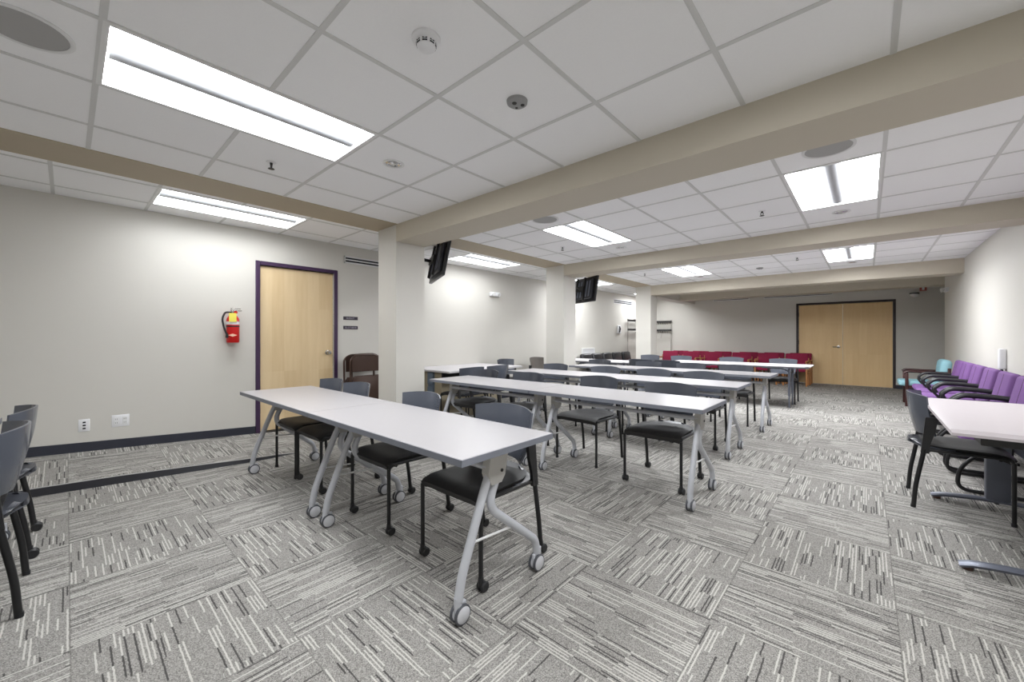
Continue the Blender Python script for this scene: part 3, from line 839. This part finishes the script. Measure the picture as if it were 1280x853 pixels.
for (x, y, c, r), n in zip(((-3.63, 3.33, 0, .05), (-2.95, 3.36, 0, 0), (-2.13, 3.52, 0, -.06), (-1.32, 3.375, 1, 0)), names4):
    ch(c, x, y, r, 'black chair %s tucked into the second row of grey tables' % n)
for (x, y, c), n in zip(((-3.66, 4.87, 0), (-2.79, 4.87, 0), (-2.09, 4.87, 0), (-1.47, 4.85, 1)), names4):
    ch(c, x, y, 0, 'black chair %s tucked into the third row of grey tables' % n)
for (x, y, c), n in zip(((-3.78, 6.44, 0), (-2.83, 6.44, 0), (-2.13, 6.44, 0), (-1.47, 6.40, 0)), names4):
    ch(c, x, y, 0, 'black chair %s tucked into the fourth row of grey tables' % n)
for (x, y), n in zip(((-3.90, 9.02), (-3.17, 9.02), (-2.14, 9.02), (-1.23, 9.02)), names4):
    ch(0, x, y, 0, 'black chair %s behind the white folding table near the red chairs' % n)
# pair with plain black backs turned to the camera
for y, n in ((3.75, 'nearer'), (4.27, 'farther')):
    ch(0, -4.33, y, -pi/2, 'black chair with its back to the aisle beside the wall desk, %s one' % n)
for x, n in ((-3.28, 'left'), (-2.76, 'right')):
    ch(0, x, 7.42, pi, 'black chair facing the white folding table, %s one of the pair' % n)
ch(0, -5.05, 5.55, pi/2, 'black chair with shiny curved back against the left wall behind the desk')
tc_ = make_chair('taupe_chair', False, 'taupe'); tc_.location = (-5.05, 6.5, 0); tc_.rotation_euler = (0, 0, pi/2)
tag(tc_, 'chair with a taupe back against the left wall before the second column', 'chair')
# the row cut by the left picture edge
for x, y, c, n in ((-3.72, -.365, 1, 'farthest'), (-3.02, -.365, 0, 'middle'), (-2.17, -.405, 0, 'nearest')):
    ch(c, x, y, 0, 'black chair at the left picture edge, %s of the three in front of the ramp' % n)
# the chair at the right table
ch(0, .48, 4.26, pi/2, 'black chair with round seat edge at the end of the pale right-hand table')

# ------------------------------------------------------------------ pale table at the right with T feet
t = thing('pale_table', 'pale laminate table with grey T-shaped feet at the right picture edge', 'table', (0, 0, 0))
x0, x1, y0, y1 = .325, 1.10, 3.01, 4.46
tp_ = MB(M['pale'])
tp_.prism([(x0, .722), (x0, .741), (x0+.050, .7505), (x1, .7505), (x1, .722)], y0+.001, y1-.001, xf=RX(pi/2) @ Matrix.Diagonal((1, 1, -1, 1)))
tp_.build('tabletop', t, smooth=30)
ed = MB(M['pale']); ed.prism([(y0-.030, .722), (y0-.030, .736), (y0+.001, .750), (y0+.001, .722)], x0, x1, xf=RY(pi/2) @ RZ(pi/2)); ed.build('front_edge', t, smooth=30)
ap = MB(M['black']); ap.box(x0+.12, x1, y0+.12, y1-.12, .66, .714, .004, 1); ap.build('apron', t)
for y in (3.13, 4.37):
    l_ = MB(M['steelblue']); l_.box(.64, .76, y-.03, y+.03, .06, .70, .012, 2); l = l_.build('leg', t)
    f_ = MB(M['steelblue']); f_.sheet(lambda u, v: Vector((.365+u*.72, y-.034+v*.068, .022+.038*sin(min(1, u/.5, (1-u)/.5)*pi/2)**.6*1 + .012*(1-(2*v-1)**2))), 16, 6, -.018)
    f_.build('foot', l, smooth=50)
    g_ = MB(M['brown']); g_.lathe([(0, 0), (.022, 0), (.024, .020), (0, .020)], 14, xf=T(.40, y, 0)); g_.lathe([(0, 0), (.022, 0), (.024, .020), (0, .020)], 14, xf=T(1.04, y, 0)); g_.build('glide', l)

# ------------------------------------------------------------------ white folding tables
def folding_table(x0, x1, y0, y1, label):
    t = thing('folding_table', label, 'table', (0, 0, 0), 0, 'white folding tables')
    p = MB(M['whitetop']); p.box(x0+.02, x1-.02, y0+.02, y1-.02, .722, .735, .004, 1); p.box(x0+.018, x1-.018, y0+.018, y1-.018, .694, .722, m=M['edge'])
    e = .03
    p.build('tabletop', t, smooth=30)
    q = MB(M['whitetop'])
    prof = [(0, .717), (0, .728), (.016, .735), (.06, .735), (.06, .722), (.03, .719), (.012, .717)]
    q.prism(prof, x0, x1, xf=T(0, y0, 0) @ RY(pi/2) @ RZ(pi/2)); q.prism([(-a, b) for a, b in prof], x0, x1, xf=T(0, y1, 0) @ RY(pi/2) @ RZ(pi/2))
    q.prism(prof, -y1, -y0, xf=T(x0, 0, 0) @ RX(pi/2)); q.prism([(-a, b) for a, b in prof], -y1, -y0, xf=T(x1, 0, 0) @ RX(pi/2))
    q.build('rim', t, smooth=30)
    cy = (y0+y1)/2
    for s_, x in ((1, x0+.30), (-1, x1-.30)):
        for y in (cy-.20, cy+.20):
            l = MB(M['steelblue']); l.box(x-.018, x+.018, y-.028, y+.028, .20, .72, .004, 1); l.box(x-.012, x+.012, y-.02, y+.02, .0, .22, .003, 1); l.build('leg', t)
        b = MB(M['steelblue']); b.tube([(x, cy-.2, .60), (x, cy+.2, .60)], .012, 8); b.tube([(x, cy, .58), (x+s_*.10, cy, .66), (x+s_*.45, cy, .67)], .010, 8, fil=.05); b.build('brace', t)
    return t
folding_table(-3.10, -.72, 8.15, 8.88, 'long white folding table in front of the red chairs')
folding_table(-5.25, -3.58, 7.25, 7.98, 'white folding table against the left wall beyond the second column')

# ------------------------------------------------------------------ desk behind the first column
t = thing('wall_desk', 'white-topped desk with blue-grey pedestal behind the first column', 'desk', (0, 0, 0))
MB(M['whitetop']).box(-5.52, -4.45, 3.57, 5.15, .712, .742, .004, 1).build('desktop', t)
for a, b in ((-5.20, -5.02), (-4.87, -4.70)): MB(M['tan']).box(a, b, 3.63, 4.9, 0.0, .712, .003, 1).build('side_panel', t)
p = MB(M['blugrey']); p.box(-5.02, -4.87, 3.62, 4.9, .03, .70, .003, 1); pd = p.build('pedestal', t)
for z in (.08, .30, .52):
    dr = MB(M['blugrey']); dr.box(-5.015, -4.875, 3.605, 3.62, z, z+.18, .003, 1); dr.build('drawer', pd)
MB(M['black']).box(-4.69, -4.665, 3.62, 5.0, .60, .71).build('apron', t, smooth=0)

# ------------------------------------------------------------------ black padded chairs along the left wall of the far part
def padded_chair():
    t = thing('padded_chair', 'x', 'chair')
    MB(M['leather']).box(-.235, .235, -.26, .22, .40, .50, .04, 4).build('seat', t, smooth=60)
    b = MB(M['leather']); b.box(-.235, .235, -.06, .06, -.17, .17, .058, 5, xf=T(0, .24, .645) @ RX(-.18)); b.build('backrest', t, smooth=60)
    for s_ in (-1, 1):
        for y in (-.22, .24):
            l = MB(M['tube']); l.tube([(s_*.24, y, 0), (s_*.24, y-(.04 if y > 0 else 0), .42 if y < 0 else .60)], .013, 8); l.build('leg', t)
    return t
pc = padded_chair()
for k, (y, n) in enumerate(zip((8.72, 9.24, 9.78, 10.34, 10.92), ('nearest', 'second', 'middle', 'fourth', 'farthest'))):
    place(pc, USED, (-5.13, y, 0), pi/2, 'black padded chair in the row along the left wall, %s of five' % n, 'black padded chairs along the left wall')

# ------------------------------------------------------------------ brown folding chairs leaning on the wall
def folded_chair():
    t = thing('folding_chair', 'x', 'folding chair')      # local x into the room, z up, y along the wall
    f = MB(M['brown']); f.tube([(.0, -.215, 0), (.0, -.215, .93), (.0, -.13, .985), (.0, .13, .985), (.0, .215, .93), (.0, .215, 0)], .013, 10, fil=.14, fn=8); f.build('front_frame', t)
    f = MB(M['brown']); f.tube([(-.03, -.18, .03), (-.03, -.18, .66), (-.03, .18, .66), (-.03, .18, .03)], .012, 8, fil=.05); f.tube([(-.03, -.18, .16), (-.03, .18, .16)], .008, 8); f.build('rear_frame', t)
    b = MB(M['brown']); b.sheet(lambda u, v: Vector((.014-.035*(1-(2*u-1)**2), -.200+u*.40, .755+v*(.20+.022*(1-(2*u-1)**2)))), 12, 6, .006); b.build('backrest', t, smooth=60)
    s_ = MB(M['brown']); s_.sheet(lambda u, v: Vector((.018+.022*(1-(2*u-1)**4)*sin(v*pi), -.19+u*.38, .28+v*.40)), 10, 10, .014); s_.build('seat', t, smooth=60)
    return t
fc_ = folded_chair()
for (x, y, n) in ((-5.21, 2.735, 'front one of the leaning stack'), (-5.32, 2.70, 'middle one of the leaning stack'), (-5.43, 2.86, 'rearmost of the leaning stack')):
    o = place(fc_, USED, (x, y, z_wall(2.7)), 0, 'folded brown metal chair beside the purple door frame, ' + n, 'brown folding chairs by the door')
    o.rotation_euler = (0, -.03, 0)

# ------------------------------------------------------------------ crimson armchairs by the far wall (front is -y)
def armchair(name, cloth, wood, W=.50, D=.46, backcloth=None, topz=.81, thick=.035, front=0.0):
    t = thing(name, 'x', 'armchair')
    hw = W/2
    s_ = MB(M[cloth]); s_.box(-hw+.03, hw-.03, -D/2-front, D/2-.03, .36, .455, .03, 3); s_.build('seat', t, smooth=60)
    b = MB(M[cloth], M[backcloth or cloth]); b.box(-hw+.005, hw-.005, -thick, thick, -.19, .19, .028+(thick-.035), 4, xf=T(0, D/2-.01-thick, topz-.19) @ RX(-.10)); b.build('backrest', t, smooth=60)
    for sg in (-1, 1):
        x = sg*(hw-.008)
        l = MB(M[wood]); l.box(x-.018, x+.018, -D/2, -D/2+.045, 0, .60, .008, 2); l.build('leg', t)
        l = MB(M[wood]); l.box(x-.018, x+.018, D/2-.06, D/2-.018, 0, .70, .008, 2); l.build('leg', t)
        a = MB(M[wood]); a.tube([(x, D/2-.05, .615), (x, -D/2+.03, .625), (x, -D/2-.01, .595)], .021, 10, fil=.05, sx=1.15)
        a.build('armrest', t)
        r = MB(M[wood]); r.box(x-.012, x+.012, -D/2+.04, D/2-.05, .33, .375, .004, 1); r.build('side_rail', t)
    return t
ra = armchair('red_armchair', 'red', 'oak')
ORD = ('leftmost', 'second from left', 'third from left', 'third from right', 'second from right', 'rightmost')
for x, n in zip((-4.65, -4.02, -3.39, -2.65, -2.01, -1.375), ORD):
    place(ra, USED, (x, 12.34, 0), 0, 'red armchair with wooden arms, %s of the front row by the far wall' % n, 'red armchairs by the far wall')
for x, n in zip((-4.51, -3.90, -3.27, -2.58, -1.955, -1.345), ORD):
    place(ra, USED, (x, 12.84, 0), 0, 'red armchair with wooden arms, %s of the rear row against the far wall' % n, 'red armchairs by the far wall')
# teal armchair at the end of the purple row (faces -x)
ta = armchair('teal_armchair', 'teal', 'mahog', W=.60, D=.58, topz=.84, thick=.07, front=.08)
ta.location = (.80, 10.15, 0); ta.rotation_euler = (0, 0, -pi/2)
tag(ta, 'teal armchair with dark mahogany frame beyond the purple chairs', 'armchair')

# ------------------------------------------------------------------ purple chairs along the right wall (front is -y)
def purple_chair():
    t = thing('purple_chair', 'x', 'armchair')
    s_ = MB(M['violet']); s_.box(-.26, .26, -.27, .22, .375, .455, .035, 4); s_.build('seat', t, smooth=60)
    b = MB(M['violet']); b.box(-.265, .265, -.04, .04, -.215, .215, .038, 4, xf=T(0, .225, .655) @ RX(-.20)); b.build('backrest', t, smooth=60)
    sm = MB(M['mahog']); sm.box(-.0015, .0015, -.0415, -.039, -.19, .19, xf=T(0, .225, .655) @ RX(-.20)); 
    sm.build('back_seam', t, smooth=0)
    for sg in (-1, 1):
        f = MB(M['tube']); x = sg*.285
        f.tube([(x, .24, .615), (x, .05, .632), (x, -.13, .632), (x, -.205, .54), (x, -.10, .40), (x, -.28, .20), (x, -.30, .018), (x, .25, .018)], .014, 10, fil=.09, fn=6)
        fo = f.build('arm_frame', t)
        a = MB(M['black']); a.tube([(x, .23, .625), (x, .05, .642), (x, -.12, .642), (x, -.19, .57), (x, -.165, .52)], .019, 10, fil=.08, sx=1.1); a.build('arm_pad', fo)
        f = MB(M['tube']); f.tube([(x, .20, .02), (x, .22, .40), (sg*.25, .245, .60)], .012, 8, fil=.05); f.build('rear_support', t)
    f = MB(M['tube']); f.tube([(-.285, -.10, .36), (.285, -.10, .36)], .012, 8); f.tube([(-.285, .12, .36), (.285, .12, .36)], .012, 8); f.build('seat_bar', t)
    return t
pu = purple_chair()
PN = ('farthest one beside the teal armchair', 'second from the far end', 'third from the far end', 'fourth from the far end', 'fifth from the far end', 'sixth from the far end', 'last one behind the pale table')
for k, n in enumerate(PN):
    place(pu, USED, (.835, 9.10-.69*k, 0), -pi/2, 'purple chair with black arms along the right wall, ' + n, 'purple chairs along the right wall')

# ------------------------------------------------------------------ light and view
w_ = bpy.data.worlds.new('world'); S.world = w_; w_.use_nodes = True
w_.node_tree.nodes['Background'].inputs[0].default_value = (1, 1, 1, 1); w_.node_tree.nodes['Background'].inputs[1].default_value = 0.25
S.view_settings.view_transform = 'Standard'; S.view_settings.look = 'None'; S.view_settings.gamma = 1; S.view_settings.use_curve_mapping = False
S.view_settings.exposure = 0.16
S.cycles.use_denoising = True
S.cycles.max_bounces = 8; S.cycles.diffuse_bounces = 5
